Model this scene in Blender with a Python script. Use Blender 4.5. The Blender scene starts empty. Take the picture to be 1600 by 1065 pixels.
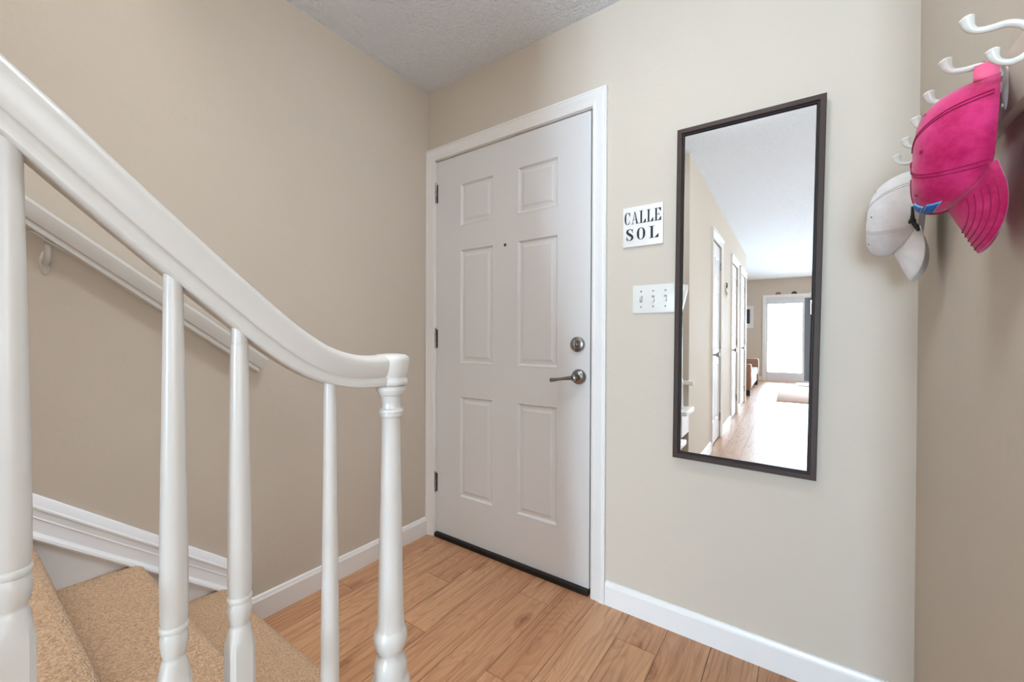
import bpy, bmesh, math, random
from mathutils import Vector, Matrix
random.seed(7)
S = bpy.context.scene
COL = S.collection
PI = math.pi

# ------------------------------------------------------------------ camera
FOC, YAW, PIT, ROL = 643.55, .6153, -.0074, .0035
CAM = Vector((1.710, -1.605, 1.090))
fw = Vector((-math.sin(YAW)*math.cos(PIT), math.cos(YAW)*math.cos(PIT), math.sin(PIT)))
rt = Vector((math.cos(YAW), math.sin(YAW), 0)); up = rt.cross(fw)
r2 = rt*math.cos(ROL)+up*math.sin(ROL); u2 = -rt*math.sin(ROL)+up*math.cos(ROL)
cd = bpy.data.cameras.new('camera'); cam = bpy.data.objects.new('camera', cd); COL.objects.link(cam)
cd.sensor_width = 36; cd.lens = FOC/1600*36; cd.clip_start = .02
cam.matrix_world = Matrix(((r2.x,u2.x,-fw.x,CAM.x),(r2.y,u2.y,-fw.y,CAM.y),(r2.z,u2.z,-fw.z,CAM.z),(0,0,0,1)))
S.camera = cam

# ------------------------------------------------------------------ world, daylight, exposure
S.view_settings.view_transform = 'Standard'; S.view_settings.look = 'None'
S.view_settings.gamma = 1; S.view_settings.use_curve_mapping = False
S.view_settings.exposure = 0.46
w = bpy.data.worlds.new('sky'); S.world = w; w.use_nodes = True
bg = w.node_tree.nodes['Background']; bg.inputs[0].default_value = (.93,.97,1,1); bg.inputs[1].default_value = 4.2
def area(name, loc, direc, sx, sy, power, col=(1,1,1)):
    l = bpy.data.lights.new(name, 'AREA'); l.shape = 'RECTANGLE'; l.size = sx; l.size_y = sy; l.energy = power; l.color = col
    o = bpy.data.objects.new(name, l); COL.objects.link(o); o.location = loc
    o.rotation_euler = Vector(direc).to_track_quat('-Z', 'Z').to_euler(); return o
# daylight at patio door and stairwell; areas at the side windows are added fill
area('daylight_patio', (2.05,-10.45,1.05), (0,1,.04), 1.9, 2.0, 150, (.60,.81,1)).data.spread = math.radians(80)
area('added_window_fill', (4.95,-2.9,1.45), (-1,.30,.35), 2.2, 1.5, 13, (.86,.93,1))
area('added_window_fill', (4.95,-6.4,1.45), (-1,.0,.12), 2.2, 1.5, 14, (.86,.93,1))
area('daylight_stairwell', (.47,-2.7,4.93), (0,.0,-1), .8, 2.2, 65, (.9,.95,1))
LAMP = 21.0; FILL_LAMP = 5.0  # hall lamp strength, then the added fill lamp

# ------------------------------------------------------------------ materials
def srgb(*c): return tuple(((x/255)/12.92 if x/255 <= .04045 else ((x/255+.055)/1.055)**2.4) for x in c)+(1,)
def mat(name, col, rough=.5, metal=0, spec=.5, bump=None, var=None, sheen=0):
    m = bpy.data.materials.new(name); m.use_nodes = True; nt = m.node_tree; N = nt.nodes; L = nt.links
    b = N['Principled BSDF']; b.inputs['Base Color'].default_value = col; b.inputs['Roughness'].default_value = rough
    b.inputs['Metallic'].default_value = metal; b.inputs['Specular IOR Level'].default_value = spec
    if sheen: b.inputs['Sheen Weight'].default_value = sheen
    g = N.new('ShaderNodeNewGeometry')
    if var:
        sc, amt = var
        n = N.new('ShaderNodeTexNoise'); n.inputs['Scale'].default_value = sc; n.inputs['Detail'].default_value = 4
        L.new(g.outputs['Position'], n.inputs['Vector'])
        mx = N.new('ShaderNodeMix'); mx.data_type = 'RGBA'
        mx.inputs[6].default_value = tuple(c*(1-amt) for c in col[:3])+(1,); mx.inputs[7].default_value = tuple(min(1,c*(1+amt)) for c in col[:3])+(1,)
        L.new(n.outputs['Fac'], mx.inputs[0]); L.new(mx.outputs[2], b.inputs['Base Color'])
    if bump:
        sc, st, dist = bump
        n = N.new('ShaderNodeTexNoise'); n.inputs['Scale'].default_value = sc; n.inputs['Detail'].default_value = 3
        L.new(g.outputs['Position'], n.inputs['Vector'])
        bp = N.new('ShaderNodeBump'); bp.inputs['Strength'].default_value = st; bp.inputs['Distance'].default_value = dist
        L.new(n.outputs['Fac'], bp.inputs['Height']); L.new(bp.outputs[0], b.inputs['Normal'])
    return m
M_wall = mat('beige_wall_paint', srgb(208,198,184), .85, spec=.12, bump=(22,.35,.004), var=(3,.015))
M_ceil = mat('textured_ceiling_paint', srgb(240,247,255), .9, spec=.1, bump=(75,1,.013))
M_trim = mat('white_trim_paint', srgb(238,237,235), .32, spec=.5)
M_rail = mat('cream_gloss_paint', srgb(207,205,200), .28, spec=.5, bump=(14,.12,.002))
M_skirt = mat('white_skirt_paint', srgb(246,250,255), .4)
M_door = mat('off_white_door_paint', srgb(225,225,225), .42, spec=.5, bump=(90,.08,.001))
M_nickel = mat('satin_nickel', srgb(150,148,146), .26, metal=1)
M_black = mat('black_rubber', srgb(18,14,12), .6)
M_dark = mat('dark_hole', srgb(20,20,20), .5)
M_plate = mat('ivory_plastic', srgb(226,225,219), .3)
M_sign = mat('sign_white', srgb(235,233,230), .35)
M_ink = mat('black_ink', srgb(22,22,24), .5)
M_frame = mat('espresso_wood_frame', srgb(62,46,39), .5, spec=.3, bump=(40,.15,.001), var=(25,.25))
M_frame2 = mat('black_inner_frame', srgb(26,20,19), .5, spec=.25)
M_hook = mat('white_enamel', srgb(232,232,226), .2)
M_grey = mat('grey_door_metal', srgb(112,115,120), .5)
M_wfr = mat('white_door_metal', srgb(225,228,232), .45)
M_leg = mat('dark_wood', srgb(50,36,30), .5)
M_cush = mat('pale_blue_linen', srgb(196,204,212), .9, bump=(150,.4,.002))
M_cushw = mat('white_linen', srgb(232,232,232), .9)
M_print = mat('dark_print', srgb(50,55,55), .6, var=(14,.8))
M_rug = mat('tan_wool_rug', srgb(188,152,130), .95, bump=(120,.5,.004), var=(40,.08))
M_mat = mat('cream_mat', srgb(226,216,200), .95, bump=(120,.5,.003))
M_blue = mat('blue_embroidery', srgb(20,92,170), .6, bump=(700,.4,.001))
M_blueo = mat('pale_blue_outline', srgb(120,170,205), .6)
M_purple = mat('purple_embroidery', srgb(80,62,130), .7)
M_shellr = mat('rust_shell', srgb(170,110,85), .5); M_shelld = mat('dark_shell', srgb(85,78,75), .5); M_shellp = mat('pale_shell', srgb(205,200,180), .5)

def mirror_mat():
    m = bpy.data.materials.new('mirror_silver'); m.use_nodes = True; b = m.node_tree.nodes['Principled BSDF']
    b.inputs['Base Color'].default_value = (.93,.95,.95,1); b.inputs['Metallic'].default_value = 1; b.inputs['Roughness'].default_value = 0.0
    return m
M_mirror = mirror_mat()
def glass_mat():
    m = bpy.data.materials.new('clear_pane'); m.use_nodes = True; nt = m.node_tree; N = nt.nodes; L = nt.links
    t = N.new('ShaderNodeBsdfTransparent'); g = N.new('ShaderNodeBsdfGlossy'); g.inputs['Roughness'].default_value = .02
    mx = N.new('ShaderNodeMixShader'); mx.inputs[0].default_value = .06
    L.new(t.outputs[0], mx.inputs[1]); L.new(g.outputs[0], mx.inputs[2]); L.new(mx.outputs[0], N['Material Output'].inputs[0]); return m
M_glass = glass_mat()
def lamp_mat():
    m = bpy.data.materials.new('lit_lamp_glass'); m.use_nodes = True; b = m.node_tree.nodes['Principled BSDF']
    b.inputs['Emission Color'].default_value = (.90,.95,1,1); b.inputs['Emission Strength'].default_value = LAMP; return m
M_lamp = lamp_mat(); M_fill_lamp = lamp_mat(); M_fill_lamp.node_tree.nodes['Principled BSDF'].inputs['Emission Strength'].default_value = FILL_LAMP
M_fill_lamp.node_tree.nodes['Principled BSDF'].inputs['Emission Color'].default_value = (.78,.90,1,1)
def carpet_mat():
    m = mat('tan_loop_carpet', srgb(176,140,104), .95, spec=.1, sheen=.2); nt = m.node_tree; N = nt.nodes; L = nt.links; b = N['Principled BSDF']
    g = N.new('ShaderNodeNewGeometry'); mp = N.new('ShaderNodeMapping'); mp.inputs['Scale'].default_value = (1,1.6,1.3)
    L.new(g.outputs['Position'], mp.inputs[0])
    v = N.new('ShaderNodeTexVoronoi'); v.inputs['Scale'].default_value = 210; L.new(mp.outputs[0], v.inputs['Vector'])
    n = N.new('ShaderNodeTexNoise'); n.inputs['Scale'].default_value = 230; n.inputs['Detail'].default_value = 5; L.new(g.outputs['Position'], n.inputs['Vector'])
    r = N.new('ShaderNodeValToRGB'); r.color_ramp.elements[0].position = .22; r.color_ramp.elements[0].color = srgb(150,114,82)
    r.color_ramp.elements[1].position = .62; r.color_ramp.elements[1].color = srgb(216,180,144)
    L.new(n.outputs['Fac'], r.inputs[0]); L.new(r.outputs[0], b.inputs['Base Color'])
    a = N.new('ShaderNodeMath'); a.operation = 'SUBTRACT'; L.new(n.outputs['Fac'], a.inputs[0]); L.new(v.outputs['Distance'], a.inputs[1])
    bp = N.new('ShaderNodeBump'); bp.inputs['Strength'].default_value = .9; bp.inputs['Distance'].default_value = .004
    L.new(a.outputs[0], bp.inputs['Height']); L.new(bp.outputs[0], b.inputs['Normal']); return m
M_carpet = carpet_mat()
def floor_mat():
    m = mat('oak_laminate', srgb(190,145,110), .33, spec=.5); nt = m.node_tree; N = nt.nodes; L = nt.links; b = N['Principled BSDF']
    g = N.new('ShaderNodeNewGeometry'); at = N.new('ShaderNodeAttribute'); at.attribute_name = 'plank'
    sep = N.new('ShaderNodeSeparateColor'); L.new(at.outputs['Color'], sep.inputs[0])
    off = N.new('ShaderNodeVectorMath'); off.operation = 'SCALE'; L.new(at.outputs['Color'], off.inputs[0]); off.inputs['Scale'].default_value = 37
    add = N.new('ShaderNodeVectorMath'); add.operation = 'ADD'; L.new(g.outputs['Position'], add.inputs[0]); L.new(off.outputs[0], add.inputs[1])
    # cathedral figure: contour lines of a slow, stretched noise
    m1 = N.new('ShaderNodeMapping'); m1.inputs['Scale'].default_value = (7.5,1.5,1); L.new(add.outputs[0], m1.inputs[0])
    n1 = N.new('ShaderNodeTexNoise'); n1.inputs['Scale'].default_value = 1.0; n1.inputs['Detail'].default_value = 1.2; n1.inputs['Distortion'].default_value=.35; L.new(m1.outputs[0], n1.inputs['Vector'])
    mu = N.new('ShaderNodeMath'); mu.operation = 'MULTIPLY'; mu.inputs[1].default_value = 20; L.new(n1.outputs['Fac'], mu.inputs[0])
    fr = N.new('ShaderNodeMath'); fr.operation = 'FRACT'; L.new(mu.outputs[0], fr.inputs[0])
    ring = N.new('ShaderNodeValToRGB'); e = ring.color_ramp.elements; e[0].position = 0; e[0].color = (0,0,0,1); e[1].position = .35; e[1].color = (.8,.8,.8,1)
    e2 = e.new(.85); e2.color = (1,1,1,1); e3 = e.new(1.0); e3.color = (0.1,.1,.1,1)
    L.new(fr.outputs[0], ring.inputs[0])
    # fine fibre
    m2 = N.new('ShaderNodeMapping'); m2.inputs['Scale'].default_value = (95,3.2,1); L.new(add.outputs[0], m2.inputs[0])
    n2 = N.new('ShaderNodeTexNoise'); n2.inputs['Scale'].default_value = 1; n2.inputs['Detail'].default_value = 5; n2.inputs['Roughness'].default_value=.65; L.new(m2.outputs[0], n2.inputs['Vector'])
    # tonal drift
    m3 = N.new('ShaderNodeMapping'); m3.inputs['Scale'].default_value = (9,1.1,1); L.new(add.outputs[0], m3.inputs[0])
    n3 = N.new('ShaderNodeTexNoise'); n3.inputs['Scale'].default_value = 1; n3.inputs['Detail'].default_value = 2; L.new(m3.outputs[0], n3.inputs['Vector'])
    base = N.new('ShaderNodeMix'); base.data_type = 'RGBA'; base.inputs[6].default_value = srgb(180,126,90); base.inputs[7].default_value = srgb(216,170,130)
    s = N.new('ShaderNodeMath'); s.operation = 'MULTIPLY_ADD'; L.new(sep.outputs[0], s.inputs[0]); s.inputs[1].default_value = .32; 
    s2 = N.new('ShaderNodeMath'); s2.operation = 'MULTIPLY_ADD'; L.new(n3.outputs['Fac'], s2.inputs[0]); s2.inputs[1].default_value = .9; s2.inputs[2].default_value = -.10
    L.new(s2.outputs[0], s.inputs[2]); L.new(s.outputs[0], base.inputs[0])
    k1 = N.new('ShaderNodeMix'); k1.data_type = 'RGBA'; k1.blend_type = 'MULTIPLY'; k1.inputs[0].default_value = .17
    L.new(base.outputs[2], k1.inputs[6]); L.new(ring.outputs[0], k1.inputs[7])
    fb = N.new('ShaderNodeValToRGB'); fb.color_ramp.elements[0].position = .30; fb.color_ramp.elements[0].color = srgb(150,100,70); fb.color_ramp.elements[1].position = .52; fb.color_ramp.elements[1].color = (1,1,1,1)
    L.new(n2.outputs['Fac'], fb.inputs[0])
    k2 = N.new('ShaderNodeMix'); k2.data_type = 'RGBA'; k2.blend_type = 'MULTIPLY'; k2.inputs[0].default_value = .55
    L.new(k1.outputs[2], k2.inputs[6]); L.new(fb.outputs[0], k2.inputs[7])
    # sparse knots
    m4 = N.new('ShaderNodeMapping'); m4.inputs['Scale'].default_value = (5.2,2.6,1); L.new(add.outputs[0], m4.inputs[0])
    n4 = N.new('ShaderNodeTexNoise'); n4.inputs['Scale'].default_value = 9; n4.inputs['Detail'].default_value = 2; L.new(m4.outputs[0], n4.inputs['Vector'])
    vk = N.new('ShaderNodeTexVoronoi'); vk.inputs['Scale'].default_value = 1.0; vk.inputs['Randomness'].default_value = 1
    wp = N.new('ShaderNodeVectorMath'); wp.operation = 'MULTIPLY_ADD'; L.new(n4.outputs['Color'], wp.inputs[0]); wp.inputs[1].default_value = (.12,.12,.12); L.new(m4.outputs[0], wp.inputs[2])
    L.new(wp.outputs[0], vk.inputs['Vector'])
    kr = N.new('ShaderNodeValToRGB'); ke = kr.color_ramp.elements; ke[0].position = 0; ke[0].color = srgb(120,80,58); ke[1].position = .16; ke[1].color = (1,1,1,1)
    a1 = ke.new(.045); a1.color = srgb(160,118,92); a2 = ke.new(.075); a2.color = srgb(225,205,190); a3 = ke.new(.10); a3.color = srgb(190,155,130)
    L.new(vk.outputs['Distance'], kr.inputs[0])
    k3 = N.new('ShaderNodeMix'); k3.data_type = 'RGBA'; k3.blend_type = 'MULTIPLY'; k3.inputs[0].default_value = .55
    L.new(k2.outputs[2], k3.inputs[6]); L.new(kr.outputs[0], k3.inputs[7]); L.new(k3.outputs[2], b.inputs['Base Color'])
    bp = N.new('ShaderNodeBump'); bp.inputs['Strength'].default_value = .25; bp.inputs['Distance'].default_value = .0008
    L.new(n2.outputs['Fac'], bp.inputs['Height']); L.new(bp.outputs[0], b.inputs['Normal']); return m
M_floor = floor_mat(); M_seam = mat('plank_seam', srgb(84,56,40), .8)
def wicker_mat():
    m = mat('brown_wicker', srgb(150,105,78), .7); nt = m.node_tree; N = nt.nodes; L = nt.links; b = N['Principled BSDF']
    g = N.new('ShaderNodeNewGeometry'); wv = N.new('ShaderNodeTexWave'); wv.bands_direction = 'Z'; wv.inputs['Scale'].default_value = 14; wv.inputs['Distortion'].default_value = 1.5
    L.new(g.outputs['Position'], wv.inputs['Vector']); r = N.new('ShaderNodeValToRGB'); r.color_ramp.elements[0].color = srgb(104,66,46); r.color_ramp.elements[1].color = srgb(178,132,102)
    L.new(wv.outputs['Fac'], r.inputs[0]); L.new(r.outputs[0], b.inputs['Base Color']); return m
M_wicker = wicker_mat()
def cloth_mat(name, c1, c2, sc, bumpsc=500):
    m = mat(name, c1, .85, spec=.2, sheen=.25); nt = m.node_tree; N = nt.nodes; L = nt.links; b = N['Principled BSDF']
    tc = N.new('ShaderNodeTexCoord'); n = N.new('ShaderNodeTexNoise'); n.inputs['Scale'].default_value = sc; n.inputs['Detail'].default_value = 6; n.inputs['Roughness'].default_value=.65
    L.new(tc.outputs['Object'], n.inputs['Vector']); r = N.new('ShaderNodeValToRGB')
    r.color_ramp.elements[0].position = .38; r.color_ramp.elements[0].color = c1; r.color_ramp.elements[1].position = .62; r.color_ramp.elements[1].color = c2
    L.new(n.outputs['Fac'], r.inputs[0]); L.new(r.outputs[0], b.inputs['Base Color'])
    n2 = N.new('ShaderNodeTexNoise'); n2.inputs['Scale'].default_value = bumpsc; L.new(tc.outputs['Object'], n2.inputs['Vector'])
    bp = N.new('ShaderNodeBump'); bp.inputs['Strength'].default_value = .3; bp.inputs['Distance'].default_value = .001
    L.new(n2.outputs['Fac'], bp.inputs['Height']); L.new(bp.outputs[0], b.inputs['Normal']); return m
M_pink = cloth_mat('washed_pink_twill', srgb(172,10,80), srgb(208,50,116), 18)
M_pinkseam = mat('dark_pink_thread', srgb(150,14,72), .9)
M_pinkedge = mat('faded_pink_edge', srgb(232,98,140), .9)
M_pinkin = mat('pink_inner_cloth', srgb(70,10,45), .95)
M_white = cloth_mat('white_cap_twill', srgb(218,217,219), srgb(236,234,234), 12)
M_whseam = mat('white_seam_thread', srgb(200,198,198), .9)

# ------------------------------------------------------------------ helpers
LOC = {}
def wl(o): return LOC.get(o.name, Vector((0,0,0)))
def empty(name, loc, label=None, cat=None, group=None, kind=None):
    o = bpy.data.objects.new(name, None); o.empty_display_size = .05; COL.objects.link(o); o.location = loc; LOC[o.name] = Vector(loc)
    return tag(o, label, cat, group, kind)
def tag(o, label=None, cat=None, group=None, kind=None):
    if label: o['label'] = label
    if cat: o['category'] = cat
    if group: o['group'] = group
    if kind: o['kind'] = kind
    return o
def obj(name, bm, m, parent=None, smooth=False, origin=None, mats=None, keepn=False):
    """geometry is given in world coordinates; the object's origin goes to its base (or its parent's origin)"""
    if not keepn: bmesh.ops.recalc_face_normals(bm, faces=bm.faces[:])
    if origin is None:
        if parent is not None: origin = wl(parent)
        else:
            xs=[v.co.x for v in bm.verts]; ys=[v.co.y for v in bm.verts]; zs=[v.co.z for v in bm.verts]
            origin = Vector(((min(xs)+max(xs))/2,(min(ys)+max(ys))/2,min(zs)))
    origin = Vector(origin)
    for v in bm.verts: v.co -= origin
    me = bpy.data.meshes.new(name); bm.to_mesh(me); bm.free()
    for mm in (mats or [m]): me.materials.append(mm)
    if smooth:
        for p in me.polygons: p.use_smooth = True
        if smooth != 'all': me.set_sharp_from_angle(angle=math.radians(smooth if smooth is not True else 40))
    o = bpy.data.objects.new(name, me); COL.objects.link(o); LOC[o.name] = origin
    if parent is not None: o.parent = parent; o.location = origin - wl(parent)
    else: o.location = origin
    return o
def NB(): return bmesh.new()
def box(bm, x0,x1,y0,y1,z0,z1, bev=0, seg=2, mi=0):
    t = bmesh.new()
    bmesh.ops.create_cube(t, size=1)
    for v in t.verts: v.co = Vector(((x0+x1)/2+v.co.x*abs(x1-x0),(y0+y1)/2+v.co.y*abs(y1-y0),(z0+z1)/2+v.co.z*abs(z1-z0)))
    if bev: bmesh.ops.bevel(t, geom=t.edges[:], offset=bev, segments=seg, profile=.5, affect='EDGES')
    merge(bm, t, mi); return bm
def merge(bm, t, mi=0):
    vm = {}
    for v in t.verts: vm[v] = bm.verts.new(v.co)
    for f in t.faces:
        try: nf = bm.faces.new([vm[v] for v in f.verts]); nf.material_index = mi; nf.smooth = f.smooth
        except ValueError: pass
    t.free()
def lathe(bm, cx, cy, prof, seg=32, mi=0, axis='z', c=None):
    """prof: list of (r, h); axis z at (cx,cy), or x / y axis through c"""
    rings = []
    for r, h in prof:
        ring = []
        for k in range(seg):
            a = 2*PI*k/seg; p = (r*math.cos(a), r*math.sin(a))
            if axis == 'z': co = (cx+p[0], cy+p[1], h)
            elif axis == 'y': co = (c[0]+p[0], h, c[2]+p[1])
            else: co = (h, c[1]+p[0], c[2]+p[1])
            ring.append(bm.verts.new(co))
        rings.append(ring)
    for a, b in zip(rings, rings[1:]):
        for k in range(seg):
            f = bm.faces.new((a[k],a[(k+1)%seg],b[(k+1)%seg],b[k])); f.material_index = mi
    for ring in (rings[0], rings[-1]):
        f = bm.faces.new(ring); f.material_index = mi
def tube(bm, pts, rad, seg=12, mi=0, upv=None, squash=1):
    pts = [Vector(p) for p in pts]; n = len(pts)
    rad = rad if isinstance(rad, (list,tuple)) else [rad]*n
    rings = []; prev = None
    for i, p in enumerate(pts):
        t = (pts[min(i+1,n-1)]-pts[max(i-1,0)]).normalized()
        a = prev if prev is not None else Vector(upv or ((0,0,1) if abs(t.z) < .9 else (1,0,0)))
        s = (a - t*a.dot(t)).normalized(); prev = s; b = t.cross(s)
        rings.append([bm.verts.new(p + s*math.cos(2*PI*k/seg)*rad[i]*squash + b*math.sin(2*PI*k/seg)*rad[i]) for k in range(seg)])
    for a, b in zip(rings, rings[1:]):
        for k in range(seg):
            f = bm.faces.new((a[k],a[(k+1)%seg],b[(k+1)%seg],b[k])); f.material_index = mi
    for r in (rings[0], rings[-1]): f = bm.faces.new(r); f.material_index = mi
def spline(P, n=8):
    P = [Vector(p) for p in P]; out = []
    for i in range(len(P)-1):
        p0 = P[max(i-1,0)]; p1 = P[i]; p2 = P[i+1]; p3 = P[min(i+2,len(P)-1)]
        for k in range(n):
            t = k/n
            out.append(.5*((2*p1)+(p2-p0)*t+(2*p0-5*p1+4*p2-p3)*t*t+(3*p1-p0-3*p2+p3)*t*t*t))
    out.append(P[-1]); return out
def sweep_yz(bm, path, prof, x, mirror_prof=True):
    """path of (y,z); profile of (u across x, v along the path normal, upward)"""
    n = len(path); rings = []
    full = prof + [(-u,v) for u, v in reversed(prof)] if mirror_prof else prof
    for i in range(n):
        a = Vector(path[max(i-1,0)]); b = Vector(path[min(i+1,n-1)]); t = (b-a).normalized(); nn = Vector((-t.y, t.x))
        if nn.y < 0: nn = -nn
        rings.append([bm.verts.new((x+u, path[i][0]+nn.x*v, path[i][1]+nn.y*v)) for u, v in full])
    m = len(full)
    for a, b in zip(rings, rings[1:]):
        for k in range(m): bm.faces.new((a[k],a[(k+1)%m],b[(k+1)%m],b[k]))
    bm.faces.new(rings[0]); bm.faces.new(rings[-1])
def moulding(bm, inner, outer, prof, to3, closed=False):
    """mitred moulding: inner/outer corner lists in the plane, prof of (s 0..1 inner->outer, thickness)"""
    rings = []
    for a, b in zip(inner, outer):
        rings.append([bm.verts.new(to3(a[0]+(b[0]-a[0])*s, a[1]+(b[1]-a[1])*s, t)) for s, t in prof])
    m = len(prof); R = list(zip(rings, rings[1:]))
    if closed: R.append((rings[-1], rings[0]))
    for a, b in R:
        for k in range(m-1): bm.faces.new((a[k],a[k+1],b[k+1],b[k]))
        bm.faces.new((a[m-1],a[0],b[0],b[m-1]))
    if not closed: bm.faces.new(rings[0]); bm.faces.new(rings[-1])
def struct(name, bm, m, parent=None, smooth=False, **k):
    o = obj(name, bm, m, parent, smooth, **k)
    if parent is None: o['kind'] = 'structure'
    return o
def prism(bm, poly, to3, t0, t1, mi=0):
    a = [bm.verts.new(to3(x,z,t0)) for x, z in poly]; b = [bm.verts.new(to3(x,z,t1)) for x, z in poly]; n = len(poly)
    for k in range(n): f = bm.faces.new((a[k],a[(k+1)%n],b[(k+1)%n],b[k])); f.material_index = mi
    for q in (a, b): f = bm.faces.new(q); f.material_index = mi

W = 1.973; H = 2.443; SW = 1.05; BX = -10.12; XR = 4.6; RE = -1.15
# ------------------------------------------------------------------ room shell
def floor():
    bm = NB(); lay = bm.loops.layers.float_color.new('plank')
    ph = {0:-.15,1:-.555,3:-.165,-2:-.55,-5:-.55,-1:-.93,2:-.86,-3:-.272,-4:-1.0,4:-.62,-6:-.3}
    pw = .146; Lp = 1.22; x0 = .722
    for k in range(-6, 28):
        xa, xb = max(-.02,x0+k*pw), min(XR+.02,x0+(k+1)*pw)
        if xb <= xa: continue
        p = ph.get(k, random.uniform(-1.2,0)); y = p
        while y < .2: y += Lp
        while y > BX-.1:
            ya, yb = max(y-Lp,BX-.1), min(y,.12); y -= Lp
            if yb <= ya: continue
            g = .0009
            vs = [bm.verts.new(c) for c in ((xa+g,ya+g,0),(xb-g,ya+g,0),(xb-g,yb-g,0),(xa+g,yb-g,0))]
            lo = [bm.verts.new((v.co.x,v.co.y,-.002)) for v in vs]
            c = (random.random(),random.random(),random.random(),1)
            fs = [bm.faces.new(vs)]+[bm.faces.new((vs[i],lo[i],lo[(i+1)%4],vs[(i+1)%4])) for i in range(4)]
            for f in fs:
                for l in f.loops: l[lay] = c
    f0 = len(bm.faces)
    box(bm, -.02,XR+.02, BX-.1,.12, -.12,-.002, mi=1)
    return struct('floor', bm, M_floor, mats=[M_floor, M_seam])
floor()
def wall_boxes(axis, c0, c1, a0, a1, z1, openings, z0=0):
    """wall slab with door/window openings; axis 'x' wall runs along x (c = y range) or 'y'"""
    bm = NB()
    def b(p0,p1,q0,q1):
        if p1-p0 < 1e-4 or q1-q0 < 1e-4: return
        if axis == 'x': box(bm, p0,p1,c0,c1,q0,q1)
        else: box(bm, c0,c1,p0,p1,q0,q1)
    cur = a0
    for (o0,o1,s,t) in sorted(openings):
        b(cur,o0,z0,z1); b(o0,o1,z0,s); b(o0,o1,t,z1); cur = o1
    b(cur,a1,z0,z1); return bm
struct('wall_front', wall_boxes('x',0,.12,-.12,W+.12,H,[(.044,.996,0,2.066)]), M_wall)
struct('wall_left', wall_boxes('y',-.12,0,BX,0,4.95,[]), M_wall)
struct('wall_right', wall_boxes('y',W,W+.12,RE,0,H,[]), M_wall)
struct('wall_kitchen', wall_boxes('x',RE,RE+.12,W+.12,XR,H,[]), M_wall)
WO = [(-4.0,-1.8,.75,2.15),(-7.5,-5.3,.75,2.15)]  # openings for the unseen side windows added as fill
struct('wall_side', wall_boxes('y',XR,XR+.12,BX-.12,RE+.12,H,WO), M_wall)
struct('wall_back', wall_boxes('x',BX-.12,BX,-.12,XR,H,[(1.17,2.93,0,2.0)]), M_wall)
D2 = [(-3.38,-2.785),(-5.01,-4.315),(-6.195,-5.405)]
struct('wall_stair', wall_boxes('y',.93,SW,-6.4,-1.71,H,[(a,b,0,2.045) for a,b in D2]), M_wall)
bm = NB(); box(bm, .93,XR+.12,BX-.12,.12,H,H+.12); box(bm,-.12,.93,-1.3,.12,H,H+.12); box(bm,-.12,.93,BX-.12,-4.6,H,H+.12)
struct('ceiling', bm, M_ceil)
bm = NB(); box(bm, .93,1.05,-4.72,-1.18,H+.12,4.95); struct('wall_upper_right', bm, M_wall)
bm = NB(); box(bm, -.12,.93,-1.3,-1.18,H+.12,4.95); struct('wall_upper_front', bm, M_wall)
bm = NB(); box(bm, -.12,.93,-4.72,-4.6,H+.12,4.95); struct('wall_upper_back', bm, M_wall)
bm = NB(); box(bm, -.12,.07,-4.72,-1.18,4.95,5.05); box(bm,.87,1.05,-4.72,-1.18,4.95,5.05); box(bm,.07,.87,-4.72,-3.8,4.95,5.05); box(bm,.07,.87,-1.6,-1.18,4.95,5.05)
struct('ceiling_upper', bm, M_ceil)

# baseboards
BP = [(0,0),(.014,0),(.014,.078),(.011,.084),(.008,.093),(.004,.096),(0,.096)]
def baseboard(name, axis, c, sgn, a0, a1, m=M_trim, h=1.0):
    bm = NB(); rings = []
    for a in (a0, a1):
        rings.append([bm.verts.new((a, c+sgn*t, z*h) if axis == 'x' else (c+sgn*t, a, z*h)) for t, z in BP])
    n = len(BP)
    for k in range(n): bm.faces.new((rings[0][k],rings[0][(k+1)%n],rings[1][(k+1)%n],rings[1][k]))
    for r in rings: bm.faces.new(r)
    return struct(name, bm, m)
baseboard('baseboard_left','y',0,1,-.953,-.0005)
baseboard('baseboard_front','x',0,-1,1.0535,W-.0145)
baseboard('baseboard_right','y',W,-1,RE,-.0005)
baseboard('baseboard_stair_1','y',SW,1,-2.70,-1.72)
baseboard('baseboard_stair_2','y',SW,1,-4.22,-3.46)
baseboard('baseboard_stair_3','y',SW,1,-5.33,-5.08)
baseboard('baseboard_back_left','x',BX,1,.02,1.10)
baseboard('baseboard_back_right','x',BX,1,3.01,XR-.02)

# ------------------------------------------------------------------ front door
CP = [(0,0),(0,.008),(.10,.011),(.18,.0115),(.24,.0095),(.30,.0105),(.55,.0125),(.66,.0165),(.78,.0175),(.84,.0150),(.90,.0180),(1,.0175),(1,0)]
bm = NB()
moulding(bm, [(.0575,0),(.0575,2.056),(.988,2.056),(.988,0)], [(.0015,0),(.0015,2.117),(1.0525,2.117),(1.0525,0)], CP, lambda a,b,t: (a,-t,b))
struct('trim_1', bm, M_trim, smooth=30)
bm = NB()   # jamb with stop
for x0,x1 in ((.0445,.0605),(.985,.9955)): box(bm, x0,x1,.0005,.1195,0.0005,2.05)
box(bm,.0445,.9955,.0005,.1195,2.0535,2.0655)
box(bm,.061,.072,.060,.085,.0005,2.052); box(bm,.967,.9845,.060,.085,.0005,2.052); box(bm,.061,.984,.060,.085,2.04,2.0525)
box(bm,.061,.984,.086,.11,.0,2.05)
struct('trim_2', bm, M_trim)

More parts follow.
